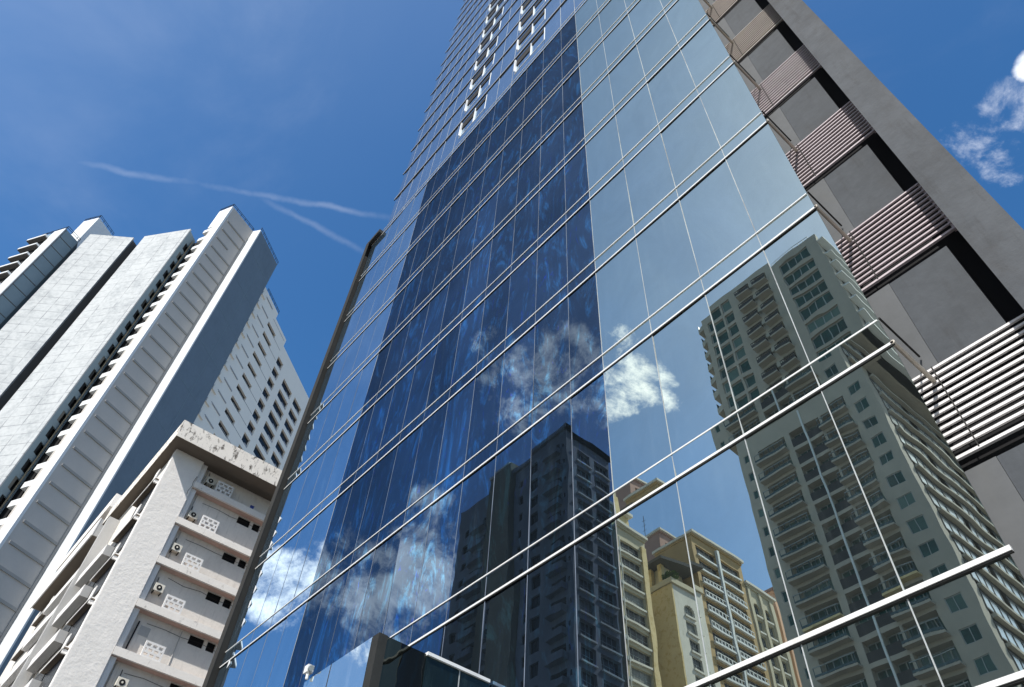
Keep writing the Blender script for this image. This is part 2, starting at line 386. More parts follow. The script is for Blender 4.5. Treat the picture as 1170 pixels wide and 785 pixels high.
# ================================================================== glass tower
GT = thing('glass_tower', (-12, D, 0), 'tall tower with a mirror glass curtain wall and white horizontal bars', 'tower')
FG = Fr(0, D, 0)                       # u = world X, n toward the street
XR = -.2135 * D
XJ = [-.2135, -.359, -.533, -.708, -.883, -1.012, -1.175, -1.337, -1.500, -1.662, -1.825, -1.988, -2.152, -2.318, -2.447, -2.595, -2.75, -2.91, -3.085]
XJ = [x * D for x in XJ]; XJ[-1] = -25.42
PT = 3.88
ZL = [8.20 + PT * k for k in range(9)]          # lower white bar of each floor
ZE, ZD = 3.62, 4.80
SP = .545                                        # spandrel strip height
XUL = -23.9                                      # left edge of the upper storeys
ZU = [39.80 + 3.73 * k for k in range(0, 21)]    # bars of the upper storeys
panes = []                                       # (mesh, mat, area, class)
def tilt_pane(x0, x1, z0, z1, tx, tz, th=.02):
    """a glass sheet turned by tx about X and tz about Z round its own middle"""
    cx, cz = (x0 + x1) / 2, (z0 + z1) / 2
    def f(x, z, d): return Vector((x, D + d + (x - cx) * tz + (z - cz) * tx, z + ZC))
    mb = MB(); mb.hexa([f(x0, z0, 0), f(x1, z0, 0), f(x1, z0, th), f(x0, z0, th), f(x0, z1, 0), f(x1, z1, 0), f(x1, z1, th), f(x0, z1, th)])
    return mb
def seen_area(x0, x1, z0, z1):
    q = []
    for i in range(5):
        for j in range(5):
            p = pix((x0 + (x1 - x0) * (i + .5) / 5, D, z0 + (z1 - z0) * (j + .5) / 5 + ZC)); q.append(p)
    ins = sum(1 for p in q if p and 0 < p[0] < 1170 and 0 < p[1] < 785)
    if not ins: return 0
    c = [pix((x, D, z + ZC)) for x, z in ((x0, z0), (x1, z0), (x1, z1), (x0, z1))]
    if any(p is None for p in c): return 0
    a = abs(sum(c[i][0] * c[(i + 1) % 4][1] - c[(i + 1) % 4][0] * c[i][1] for i in range(4))) / 2
    return a * ins / 25
def add_pane(x1, x0, z0, z1, mat, cls, tx=None, tz=None):
    g = .008
    tx = random.gauss(0, .0028) if tx is None else tx; tz = random.gauss(0, .0028) if tz is None else tz
    panes.append((tilt_pane(x0 + g, x1 - g, z0, z1, tx, tz), mat, seen_area(x0, x1, z0, z1), cls))
rng = random.Random(3)
def gmat(j, z):
    x = (XJ[j] + XJ[j + 1]) / 2
    if z > 39: return 'glass_upper'
    if XJ[14] - .1 < x < XJ[4] + .1: return 'glass_dark'
    if x < XJ[14]: return 'glass_left'
    return 'glass_edge' if j == 0 and z < 12.6 else 'glass_light'
for j in range(len(XJ) - 1):
    a, b = XJ[j], XJ[j + 1]
    rows = [(0.3 - ZC, ZE, 'v'), (ZE, ZD, 'v'), (ZD, ZL[0], 'v')]
    for k in range(9):
        rows.append((ZL[k], ZL[k] + SP, 's'))
        if k < 8: rows.append((ZL[k] + SP, ZL[k + 1], 'v'))
    for z0, z1, c in rows:
        if c == 's':
            lean = -.050 if abs(z0 - ZL[0]) < .1 and j < 4 else random.gauss(0, .004)
            add_pane(a, b, z0 + .01, z1 - .01, gmat(j, z0), 'spandrel_pane', lean, 0)
        else:
            add_pane(a, b, z0 + .01, z1 - .01, gmat(j, z0), 'glass_pane')
WB = [(-16.8, -15.5, -14.4), (-11.8, -10.5, -9.35)]      # recessed windows of the upper storeys
wb_out = []
for k in range(20):
    z0, z1 = ZU[k], ZU[k + 1]
    if k == 0: z0 = ZL[8] + SP
    cuts = [x for x in XJ if x > XUL + .3]
    cuts = sorted([x for x in cuts if not any(w[0] - .15 < x < w[2] + .15 for w in WB)] + [e for w in WB for e in (w[0], w[2])] + [XUL])
    zw0, zw1 = ZU[k] + 1.05, ZU[k] + 3.15
    for x0, x1 in zip(cuts, cuts[1:]):
        w = [q for q in WB if abs(q[0] - x0) < .01]
        if w:
            add_pane(x1, x0, z0 + .01, zw0 - .01, 'glass_upper', 'glass_pane')
            add_pane(x1, x0, zw1 + .01, z1 - .01, 'glass_upper', 'glass_pane')
            wb_out.append((w[0], zw0, zw1))
        else:
            add_pane(x1, x0, z0 + .01, z1 - .01, 'glass_upper', 'glass_pane')
for cls in ('glass_pane', 'spandrel_pane'):
    L = sorted([p for p in panes if p[3] == cls], key=lambda p: -p[2])
    for mb, mt, ar, c in L[:100]: mb.build(cls, mt, GT)
    rest = {}
    for mb, mt, ar, c in L[100:]:
        r = rest.setdefault(mt, MB()); i = len(r.v); r.v += mb.v; r.f += [tuple(x + i for x in f) for f in mb.f]
    # the many panes too small to tell apart: one part with several glass materials
    al = MB(); mi = []; names = list(rest)
    for q, mt in enumerate(names):
        i = len(al.v); al.v += rest[mt].v; al.f += [tuple(x + i for x in f) for f in rest[mt].f]; mi += [q] * len(rest[mt].f)
    if al.v:
        o = al.build(cls, names[0], GT, kind='stuff')
        for mt in names[1:]: o.data.materials.append(MT[mt])
        for f, q in zip(o.data.polygons, mi): f.material_index = q
for w, zw0, zw1 in wb_out:
    f = MB(FG); x0, xm, x1 = w
    f.box(x0 - .03, x0 + .03, -.12, .08, zw0 + .3, zw1); f.box(xm - .02, xm + .02, -.12, .02, zw0, zw1); f.box(x1 - .04, x1, -.12, .02, zw0, zw1)
    f.box(x0 - .03, x1, -.12, .02, zw0 - .03, zw0)
    wd = f.build('window', 'jamb', GT)
    MB(FG).box(x0 + .03, x1 - .05, -.12, -.06, zw0, zw1).build('pane', 'glass_upper', wd)
    MB(FG).box(x0 + .031, xm - .031, -.059, -.02, zw1 - .85, zw1).build('opening', 'void_shade', wd)
    MB(FG).box(xm + .031, x1 - .051, -.059, -.02, zw1 - .35, zw1).build('opening', 'void_shade', wd)
# bars
def bar(x0, x1, z0, h, dep, under=.0):
    b = MB(FG); b.box(x0, x1, .0, dep, z0, z0 + h)
    o = b.build('transom', 'metal_white', GT)
    if under: MB(FG).box(x0, x1, .0, dep * .7, z0 - under, z0 - .002).build('shadow_strip', 'frame_dark', o)  # dark strip paints the shadow line under the bar
for k in range(9):
    z = ZL[k]
    bar(XJ[-1], XR + .03, z - .025, .045, .03, .025)
    bar(XJ[-1], XR - .02, z + SP - .014, .028, .022, 0)
bar(XJ[-1], XR + .04, ZD - .03, .06, .045, .02); bar(XJ[-1], XR + .04, ZE - .03, .06, .045, .02)
for z in ZU[1:]:
    b = MB(FG).box(XUL - .25, XR + .03, 0, .05, z - .02, z + .06).build('transom', 'metal_grey', GT)
    MB(FG).box(XUL - .25, XR + .03, 0, .048, z - .15, z - .022).build('shadow_strip', 'frame_dark', b)  # dark strip paints the shaded underside of the upper bars
for x in XJ[1:-1]:
    hi = ZU[-1] if not any(w[0] - .15 < x < w[2] + .15 for w in WB) and x > XUL else ZL[8]
    dk = XJ[14] < x < XJ[4] - .1
    MB(FG).box(x - .0075, x + .0075, -.012, .005, -1.3, ZL[8]).build('mullion', 'sealant_dark' if dk or x < XJ[14] else 'sealant', GT)
    if hi > ZL[8]: MB(FG).box(x - .012, x + .012, -.012, .005, ZL[8] + .001, hi).build('mullion', 'sealant', GT)
# body behind the glass, concrete side strip
MB(FG).box(-25.4, -2.75, -22, -.32, -1.7, ZU[0]).build('core', 'void_shade', GT)
MB(FG).box(XUL + .03, -2.75, -22, -.32, ZU[0] + .01, ZU[-1]).build('core', 'void_shade', GT)
MB(FG).box(-24.2, .2, -22.2, .02, ZU[-1] + .1, ZU[-1] + 1.2).build('roof_parapet', 'concrete', GT)
ne = MB(FG); ne.box(XJ[-1] - .02, XJ[-1] + .02, -.3, -.03, -1.5, 38.9); ne.build('glass_edge_trim', 'frame_dark', GT)
# dark fin at the left end
fn = MB(FG); fn.box(-25.80, -25.44, -.6, .22, -1.6, 38.0); fn.box(-25.80, -25.65, -.6, .22, 38.005, 39.4)
fn.build('edge_fin', 'fin_dark', GT)
MB(FG).box(-25.81, -25.43, .223, .25, -1.6, 39.4).build('fin_cap', 'fin_light', GT)  # paler sheet paints the sunlit front of the fin
MB(FG).box(-25.81, -24.3, -.6, .25, 39.405, 39.7).build('fin_head', 'fin_light', GT)
cb = [17.9, 17.25, 16.75, 15.45, 14.8, 14.2, 13.5, 12.0]
for z in cb:
    c = MB(FG); c.hexa([FG.pt(-24.68, .02, z - .22), FG.pt(-24.50, .02, z - .1), FG.pt(-24.50, .03, z - .1), FG.pt(-24.68, .03, z - .22),
                        FG.pt(-24.68, .02, z + .1), FG.pt(-24.60, .02, z + .02), FG.pt(-24.60, .03, z + .02), FG.pt(-24.68, .03, z + .1)])
    c.build('mirrored_tip', 'metal_white', GT)  # white chips stand in for balcony tips mirrored in the glass
# concrete side: recessed panels, louvre screens, projecting fin
FC = Fr(0, 9.10, 0)
MB(FC).box(-2.7, .30, -21, -.30, -1.7, ZU[-1]).build('side_wall', 'void_shade', GT)  # black backing in the gaps stands in for fin and louvre shadows
nlev = 26
for k in range(-3, nlev):
    zt = 12.34 + PT * k            # top of the louvre screen
    zb = zt - 1.47
    p = MB(FC).box(-1.52, -.51, -.28, 0, zt - PT + .02, zb - .33)
    if k < 12 or k % 1 == 0: p.build('wall_panel', 'concrete_panel', GT)
    MB(FC).box(-2.4, -1.525, -.28, .012, zt - PT + .02, zb - .33).build('wall_strip', 'concrete_light', GT)
    lv = MB(FC); ns = 12
    for i in range(ns):
        z = zb + .09 + (1.47 - .09) * i / (ns - 1) - .05
        x0, x1 = -2.4, -.22
        lv.box(x0, x1, .0, .035, z, z + (.042 if k < 0 else .034))
    lv.box(-2.4, -.22, -.01, .04, zb - .13, zb - .085)
    for xx in (-2.35, -.26): lv.box(xx - .02, xx + .02, -.04, -.002, zb - .13, zt)
    lo = lv.build('louvre_screen', 'louvre' if k < 0 else 'louvre_mid' if k < 3 else 'louvre_old', GT)
    MB(FC).box(-1.63, -1.615, .036, .05, zb - .1, zt).build('louvre_post', 'fin_light', lo)
MB(FC).box(-.225, .39, -1.5, .60, -1.6, ZU[-1] + 1.2).build('concrete_fin', 'concrete', GT)
for k in range(9):
    for zz, rr, mt in ((ZL[k] + .0, .035, 'bracket'), (ZL[k] + SP, .016, 'frame_dark')):
        b = MB(); b.tube((XR + .02, D - .03, zz + ZC), (XR + .02, 9.05, zz + ZC), rr); b.build('bracket', mt, GT)
for k in range(1, 17):
    b = MB(); b.tube((XR + .02, D - .03, ZU[k] + ZC), (XR + .02, 9.05, ZU[k] + ZC), .03); b.build('bracket', 'bracket', GT)

# ================================================================== glass entrance block
EB = thing('entrance_block', (-13, 6.8, 0), 'low box of reflective glass with a dark corner post projecting from the tower base', 'entrance block')
FB = Fr(0, 5.6, 0); XB = -10.33; ZT = 6.38
MB(FB).box(-12.78, XB - .22, -.02, 0, -1.5, ZT).build('front_glass', 'glass_pale', EB)
MB(FB).box(-19.5, -12.80, -.02, -.005, -1.5, ZT - .06).build('dark_front_glass', 'glass_dark', EB)
MB(FB).box(-11.86, -11.84, -.001, .004, -1.5, ZT).build('joint', 'frame_dark', EB)
FBR = Fr(XB, 5.6, 90)
MB(FBR).box(0, .17, -.20, 0, -1.5, ZT).build('corner_post', 'frame_dark', EB)
MB(FBR).box(.172, .98, -.05, -.02, -1.5, ZT).build('black_panel', 'glass_black', EB)
MB(FBR).box(.985, 2.37, -.05, -.01, -1.5, ZT - .03).build('side_glass', 'glass_green', EB)
MB(FBR).box(.985, 2.37, -.08, .03, ZT - .028, ZT + .03).build('coping', 'metal_white', EB)
MB(FB).box(-19.5, XB - .22, -2.3, -.03, -1.5, ZT - .1).build('core', 'void_shade', EB)
MB(FBR).box(1.7, 1.72, -.009, -.004, -1.5, ZT - .03).build('joint', 'sealant', EB)
FL = thing('floodlight', (-12.6, 5.55, ZT + ZC), 'small white floodlight on the top edge of the glass entrance block', 'floodlight')
f = MB(FB); f.box(-12.72, -12.58, -.02, .10, ZT + .10, ZT + .24); f.build('housing', 'metal_white', FL)
f = MB(FB); f.tube(FB.pt(-12.62, .05, ZT - .02), FB.pt(-12.62, .05, ZT + .1), .03); f.build('stem', 'metal_white', FL)
f = MB(FB); f.tube(FB.pt(-12.57, .05, ZT + .16), FB.pt(-12.46, .08, ZT + .12), .05, 12); f.build('lens', 'gframe', FL)

# ================================================================== fan-shaped white tower, far left
KS[0] = 1.21
def plan(theta, dist): return (dist * cos(R_(theta)), dist * sin(R_(theta)))
WT = thing('white_tower', (-104, -4, 0), 'white fan plan tower of tall flat slabs with a slate blue side wall', 'tower')
pF, pfl, pin, pst, pbl = (-93, .24), (-95.9, -1.2), (-95.46, 5.94), (-94.1, 7.0), (-99.2, 13.6)
TOPF = 126.9
def seg(a, b, mir=False):
    az = math.degrees(math.atan2(b[1] - a[1], b[0] - a[0])); return Fr(a[0], a[1], az, mir), math.hypot(b[0] - a[0], b[1] - a[1])
# ribbed slab
mb = MB().prism([pF, pin, (-104, 9.5), (-104, 1.5), (-95.0, -.75)], -1.6, TOPF); rbd = mb.build('ribbed_slab', 'ribbed', WT)
Fq, Lq = seg(pF, pin); mb = MB(Fq)
ps = .0316 * 93
for i in range(34):
    z = 1.3118 * 93.4 - ps * i
    if z > 20: mb.box(.75, Lq - .40 if i != 2 else Lq * .62, 0, .14, z - .36, z)
mb.box(Lq - .33, Lq - .02, 0, .10, 20, TOPF - 3)
mb.build('ribs', 'rib', rbd)
# white front strip with notched balconies at its left
Fs, Ls = seg(pfl, pF); mb = MB(Fs); mb.box(Ls * .45, Ls + .02, -.6, .0, -1.6, TOPF + .02); mb.box(0, Ls * .45 - .003, -.6, 0, TOPF - 6.5, TOPF + .02)
mb.build('front_strip', 'white', WT)
for i in range(27):
    z = TOPF - 7.0 - ps * i
    b = MB(Fs).box(-.55, Ls * .45 - .005, -.9, .0, z - 1.0, z).build('balcony', 'white', WT)
mb = MB(Fs); mb.box(-.4, Ls * .45 - .01, -5, -.95, 0, TOPF - 6.6); mb.build('balcony_recess', 'void_shade', WT)
# white sunlit strip and blue wall
mb = MB().prism([(pin[0] - .02, pin[1] + .03), pst, (pst[0] - .5, pst[1] + .62), (-98, 8.6)], -1.6, TOPF + .05); mb.build('white_strip', 'white', WT)
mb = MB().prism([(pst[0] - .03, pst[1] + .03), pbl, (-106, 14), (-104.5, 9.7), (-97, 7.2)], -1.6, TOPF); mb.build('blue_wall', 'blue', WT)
Fb2, Lb2 = seg(pst, pbl)
jb = MB(Fb2)
for z in range(30, 125, 9): jb.box(.7, Lb2, 0, .02, z, z + .06)
jb.box(Lb2 * .55, Lb2 * .55 + .06, 0, .02, 30, 120)
jb.build('wall_joints', 'teal', WT)
# slab panels
p2r, p2l, p2s = (-95.9, -3.5), (-103.4, -9.4), (-97.7, -1.6)
p1r, p1l = (-105.1, -10.85), (-110.0, -17.4)
TP = 117.6
MB().prism([p2l, p2r, (-96.15, -3.25), (-103.7, -9.1)], -1.6, TP).build('slab_panel', 'panel', WT)
MB().prism([p1l, p1r, (-105.5, -10.6), (-110.4, -17.2)], -1.6, TP).build('slab_panel', 'panel', WT)
MB().prism([(-96.7, -3.7), (-98.2, -2.1), (-106, -3.2), (-106.5, -9.0), (-103.75, -9.0)], -1.6, TP - .6).build('core', 'void_shade', WT)
MB().prism([(-105.6, -10.5), (-106.3, -9.2), (-114, -13), (-114.5, -16.2), (-110.5, -17.1)], -1.6, TP - .6).build('core', 'void_shade', WT)
MB().prism([(-98.3, -2.0), (-96.6, -.9), (-99, 3), (-104, 1), (-105, -3)], -1.6, TP - .8).build('core', 'void_shade', WT)
Fw2, Lw2 = seg((-96.05, -3.35), p2s); sd = MB(Fw2)
ops = []
for i in range(34):
    z = TP - 3.2 - 2.93 * i
    if z > 20: ops.append((Lw2 * .36, Lw2 * .92, z - 1.9, z))
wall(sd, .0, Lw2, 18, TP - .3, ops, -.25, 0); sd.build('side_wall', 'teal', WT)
for o in ops: MB(Fw2).box(o[0], o[0] + .55, -.2, -.12, o[2], o[3]).build('window', 'bwin', WT)
Fw1, Lw1 = seg((-105.35, -10.65), (-106.3, -9.2)); MB(Fw1).box(0, Lw1, -.3, 0, 10, TP - .5).build('side_wall', 'eave', WT)
dp = MB(); dp.tube((-97.0, -1.95, 20), (-97.0, -1.95, TP), .10); dp.build('downpipe', 'brown', WT)
# far left finned wing
c0, c1, c2 = (-110.0, -20.9), (-111.3, -18.2), (-115.1, -24.0)
MB().prism([c2, c0, c1, (-118, -17), (-119, -24)], -1.6, 115.4).build('wing', 'teal', WT)
Fx, Lx = seg(c0, c1); jb = MB(Fx)
for i in range(30):
    z = 1.009 * 112 - 3.02 * i; jb.box(.15, Lx, 0, .05, z - .12, z)
jb.box(0, .12, 0, .06, 20, 115.4); jb.build('wing_joints', 'eave', WT)
Fy, Ly = seg(c2, c0); MB(Fy).box(Ly * .56, Ly + .04, 0, .18, 10, 115.5).build('wing_front', 'white', WT)
for i in range(20):
    z = 113.6 - 3.02 * i
    b = MB(Fy).box(-.9, Ly * .56 - .01, -.3, .9, z - .42, z).build('balcony', 'white', WT); MB(Fy).box(-.85, Ly * .56 - .02, -.3, .88, z - .60, z - .425).build('soffit', 'eave', b)  # dark underside piece: shade below the balcony put into the colour
MB(Fy).box(-.8, Ly * .55, -4, .02, 0, 114).build('balcony_recess', 'void_shade', WT)
MB().prism([(-117.7, -21.1), (-114.6, -19.0), (-117, -15.4), (-120.3, -17.6)], 108, 128).build('roof_house', 'white', WT)
# roof rails
def rail(par, pts, z, h=.9, mat='rail'):
    mb = MB()
    for a, b in zip(pts, pts[1:]):
        a, b = Vector((*a, 0)), Vector((*b, 0)); L = (b - a).length
        for hh in (h, h * .5): mb.tube(a + Vector((0, 0, z + ZC + hh)), b + Vector((0, 0, z + ZC + hh)), .05, 5)
        for i in range(int(L / 1.2) + 2):
            p = a.lerp(b, min(1, i * 1.2 / L)); mb.tube(p + Vector((0, 0, z + ZC)), p + Vector((0, 0, z + ZC + h)), .045, 5)
    return mb.build('roof_rail', mat, par)
rail(WT, [pF, pin], TOPF); rail(WT, [pst, pbl], TOPF); rail(WT, [pfl, pF], TOPF); rail(WT, [(-114.6, -19.0), (-117, -15.4)], 128); rail(WT, [(-117.7, -21.1), (-114.6, -19.0)], 128); rail(WT, [c2, c0, c1], 115.5)

# ================================================================== rear tower with window rows
RT = thing('rear_tower', (-112, 26, 0), 'pale grey tower with slit windows and window columns beside the slate blue wall', 'tower')
rA, rB = (-101.9, 14.7), (-118.9, 35.7)
FRr, LR = seg(rA, rB)
def on_wall(F, th):
    d = (cos(R_(th)), sin(R_(th))); ux, uy = F.u; ox, oy = F.o
    det = d[0] * -uy + d[1] * ux
    t = (ox * -uy + oy * ux) / det; u = (t * d[0] - ox) * ux + (t * d[1] - oy) * uy
    return u, t
ops = []; slits = []; wins = []
ua, la = on_wall(FRr, 170.2); ub, _ = on_wall(FRr, 168.93)
for i in range(24):
    z = 1.099 * la - .0294 * la * i
    if z > 25: slits.append((ua, ub, z - 1.15, z))
for th0, th1, z0, zz in ((167.75, 166.98, .9671, .0272), (166.35, 165.05, 1.0008, .0272), (164.66, 163.62, .9655, .0266)):
    ua, la = on_wall(FRr, th0); ub, _ = on_wall(FRr, th1)
    for i in range(-3, 22):
        z = z0 * la - 3.08 * i
        if 25 < z < (115.5 if th0 > 167 else 114.8): wins.append((ua, ub, z - 2.0, z))
u1, _ = on_wall(FRr, 169.66); u2, _ = on_wall(FRr, 167.71)
tops = [(-2.5, u1, 121.2), (u1, u2, 119.6), (u2, LR, 117.6)]
wl = MB(FRr)
for a, b, t in tops: wall(wl, a, b, -1.6, t, [o for o in slits + wins if o[1] > a and o[0] < b], -.5, 0)
wl.build('wall', 'rear', RT)
jb = MB(FRr)
u170, l170 = on_wall(FRr, 170.3)
for i in range(26):
    z = 1.1766 * 103 - 1.2 - 3.1 * i
    jb.box(0.3, u170 - .4, 0, .10, z - .22, z)
    jb.box(u170 + 1.2, u2 - .5, 0, .03, z - 1.4, z - 1.3)
jb.build('ledges', 'winrev', RT)
MB(FRr).box(-2.5, u1 - .05, -14, -.52, -1.6, 121.0).build('core', 'rear', RT)
MB(FRr).box(u1 - .04, u2 - .05, -14, -.52, -1.6, 119.4).build('core', 'rear', RT)
MB(FRr).box(u2 - .04, LR, -14, -.52, -1.6, 117.4).build('core', 'rear', RT)
for o in slits: MB(FRr).box(o[0], o[1], -.48, -.40, o[2], o[3]).build('slit_window', 'win', RT)
for o in wins[:100]:
    w = MB(FRr).box(o[0], o[1], -.48, -.40, o[2], o[3]).build('window', 'win', RT)
    MB(FRr).box(o[0] + (o[1] - o[0]) * .55, o[1], -.39, -.12, o[2], o[2] + .55).build('planter', 'winrev', w)
    MB(FRr).box(o[0], o[1], -.39, -.05, o[2] + .001, o[2] + .10).build('sill', 'winrev', w)
for i in range(24):
    z = 119.5 - 3.1 * i
    MB(FRr).box(-1.2, .28, .002, .30, z - 1.0, z).build('balcony', 'rear', RT)
o = rail(RT, [FRr.pt(0, 0, 0).to_2d(), FRr.pt(u1, 0, 0).to_2d()], 121.2)

# ================================================================== old apartment block, lower left
KS[0] = 1.12
OA = thing('old_apartment_block', (-56, 14, 0), 'weathered cream apartment block with stained roof parapet and open service balconies', 'apartment block')
YW, XW = 6.0, -44.8
FE = Fr(XW, YW, 90)                   # right-hand face, u = Y - YW
FS = Fr(XW, YW, 0)                    # sunny left-hand face, u = X - XW
SZ = [32.22 - 2.97 * k for k in range(11)]     # slab tops
pil = MB(FE); pil.box(0, 2.02, -.6, 0, -1.6, 33.9); pil.build('corner_wall', 'oldpil', OA)
MB(FE).box(2.03, 14.5, -9, -1.22, -1.6, 33.88).build('core', 'oldwall', OA)
ops = []
for z in SZ: ops += [(5.85, 6.80, z + 1.86, z + 2.46), (7.02, 7.56, z + 1.86, z + 2.46)]
bw = MB(FE); wall(bw, 2.03, 14.5, -1.6, 33.9, ops, -.8, -.6); bw.build('balcony_wall', 'oldwall', OA)
for o in ops: MB(FE).box(o[0], o[1], -.79, -.74, o[2], o[3]).build('window', 'void_shade', OA)
for k, z in enumerate(SZ):
    s = MB(FE); s.box(2.04, 14.5, -.14, .02, z - .46, z); b = s.build('balcony', 'oldslab', OA)
    MB(FE).box(2.04, 14.5, -.598, -.142, z - .47, z - .30).build('soffit', 'oldpink', b)
    if k < 6:
        # breeze block screen: frame with staggered slots
        g = MB(FE); u0, u1, z0, z1 = 3.48, 4.66, z + .002, z + .92
        ops2 = []
        rows = 3; rh = (z1 - z0 - .1) / rows
        for r in range(rows):
            off = 0 if r % 2 == 0 else -.18
            for c in range(4):
                a = u0 + .1 + off + c * .36; bb = a + .24; a = max(a, u0 + .09); bb = min(bb, u1 - .09)
                if bb - a > .06: ops2.append((a, bb, z0 + .08 + r * rh, z0 + .08 + r * rh + rh * .62))
        wall(g, u0, u1, z0, z1, ops2, -.13, -.01); g.build('breeze_block_screen', 'white2', b)
    MB(FE).box(2.06, 2.42, -.45, -.2, z + .003, (SZ[k - 1] - .475) if k else 33.89).build('pier', 'white2', OA)
rf = MB(); X0, X1 = -57.2, XW + 1.24
rf.prism([(X0, YW - .64), (X1, YW - .64), (X1, 21), (X0, 21)], 33.92, 35.4); rf.build('roof_parapet', 'oldroof', OA)
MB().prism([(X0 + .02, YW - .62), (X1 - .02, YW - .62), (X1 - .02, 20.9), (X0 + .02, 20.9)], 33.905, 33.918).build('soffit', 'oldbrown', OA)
MB(FE).box(2.03, 14.5, -8.9, -1.25, -1.6, 33.7)
# sunny face: sunshade slabs, parapet boxes, upright fin, window voids
MB(FS).box(-30, -.85, -1.9, -.06, -1.6, 33.85).build('front_wall', 'oldwall', OA)
MB(FS).box(-.58, -.012, -.05, .035, -1.6, 33.88).build('corner_edge', 'white2', OA)
for k in range(11):
    z = 28.4 + 2.97 - 2.97 * k
    hi = z + .18
    s = MB(FS); s.box(-4.4, -.45, -.05, .30, z, z + .06); s.build('sunshade', 'oldbrown', OA)
    MB(FS).box(-4.45, -.45, .301, .34, z - .02, z + .09).build('sunshade_edge', 'white2', OA)
    q = MB(FS); q.box(-1.0, -.5, .05, .32, z + .10, z + .16); q.box(-.62, -.5, .0, .30, z - .25, z - .02)
    for uu in (-1.0, -.75, -.52): q.tube(FS.pt(uu, .30, z + .16), FS.pt(uu + .02, .30, z + .8), .035, 6)
    q.tube(FS.pt(-1.05, .30, z + .8), FS.pt(-.45, .30, z + .8), .035, 6)
    q.build('rail', 'white2', OA)
    zb = z - 4.25
    MB(FS).box(-9.0, -3.95, 0, .51, zb, zb + .72).build('parapet_box', 'greywash', OA)  # grey body: shaded end of a white parapet, put into the colour
    MB(FS).box(-9.0, -3.95, .512, .55, zb - .01, zb + .74).build('parapet_lit_face', 'white2', OA)  # white sheet paints the parapet's sunlit front
    MB(FS).box(-8.6, -4.2, -.04, .05, zb + .75, zb + 2.1).build('window', 'win', OA)
    MB(FS).box(-4.0, -.8, -.04, .03, z - 2.0, z - .1).build('window', 'win', OA)
    # far half of the face
    z2 = 30.8 - 2.97 * k
    s = MB(FS); s.box(-25.0, -21.0, -.05, .28, z2, z2 + .08); s.build('sunshade', 'oldbrown', OA)
    MB(FS).box(-25.05, -21, .281, .32, z2 - .02, z2 + .1).build('sunshade_edge', 'white2', OA)
    q = MB(FS)
    for uu in (-21.4, -21.0): q.tube(FS.pt(uu, .26, z2 + .1), FS.pt(uu + .05, .26, z2 + .9), .04, 6)
    q.tube(FS.pt(-21.45, .26, z2 + .9), FS.pt(-20.9, .26, z2 + .9), .04, 6); q.build('rail', 'white2', OA)
    MB(FS).box(-20.3, -9.75, 0, .42, z2 - 1.0, z2 - .25).build('parapet_box', 'white2', OA)
    MB(FS).box(-20, -10, -.04, .06, z2 - .2, z2 + 1.2).build('window', 'win', OA)
MB(FS).box(-9.7, -9.2, -.05, .75, -1.6, 32.9).build('upright_fin', 'greywash', OA)
# second roof at the far half, set forward and higher, with a penthouse
MB().prism([(-72.5, 5.2), (-58, 5.2), (-58, 14), (-72.5, 14)], 33.35, 34.85).build('far_roof', 'greywash', OA)
MB().prism([(-72.6, 5.12), (-57.97, 5.12), (-57.97, 5.198), (-72.6, 5.198)], 33.3, 34.9).build('far_roof_face', 'white2', OA)
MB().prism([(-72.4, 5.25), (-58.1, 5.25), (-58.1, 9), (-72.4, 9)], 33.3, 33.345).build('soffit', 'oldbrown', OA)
MB().prism([(-73, 5.4), (-60, 5.4), (-60, 12), (-73, 12)], 37.4, 38.7).build('penthouse_parapet', 'oldslab', OA)
MB().prism([(-72.5, 5.9), (-60.6, 5.9), (-60.6, 11.5), (-72.5, 11.5)], 34.86, 37.39).build('penthouse_wall', 'oldbrown', OA)

# things on the service balconies
def ac_unit(u, z, lab, rnd=False):
    t = thing('air_conditioner', FE.pt(u + .3, -.4, z), lab, 'air conditioner', 'air conditioners on the service balconies')
    b = MB(FE).box(u, u + .62, -.58, -.25, z, z + .50); b.build('casing', 'ac', t, bevel=.02)
    g = MB(); c = FE.pt(u + .3, -.25, z + .25)
    g.tube(c, c + Vector((.02, 0, 0)), .17, 20); g.build('fan_grille', 'black', t)
    g = MB(); g.tube(c + Vector((.021, 0, 0)), c + Vector((.035, 0, 0)), .06, 12); g.build('fan_hub', 'ac', t)
    g = MB(); g.tube(FE.pt(u + .1, -.50, z + .5), FE.pt(u + .1, -.57, z + 1.0), .025, 6); g.build('hose', 'black', t)
    g = MB(FE); g.box(u + .05, u + .10, -.59, -.25, z - .10, z - .002); g.box(u + .5, u + .55, -.59, -.25, z - .10, z - .002); g.build('wall_bracket', 'frame_dark', t)
ac_unit(2.72, SZ[0] + .50, 'aged air conditioner on the topmost balcony beside its white block screen')
ac_unit(2.62, SZ[1] + .50, 'air conditioner on the second balcony from the top, half hidden')
ac_unit(2.55, SZ[2] + .85, 'air conditioner with black hose on the third balcony from the top')
ac_unit(2.60, SZ[3] + .95, 'rusty stained air conditioner on the fourth balcony from the top')
ac_unit(2.95, SZ[5] + 1.15, 'air conditioner with black round fan on the lowest balcony in view')
MB(FE).box(2.95, 3.55, -.599, -.58, SZ[4] + 1.3, SZ[4] + 1.85).build('wall_patch', 'greywash', OA)
g = MB(); g.tube(FE.pt(2.7, -.54, SZ[4] + .3), FE.pt(2.75, -.54, SZ[4] + 2.0), .05, 6); g.build('drain_pipe', 'black', OA)
rg = random.Random(11)
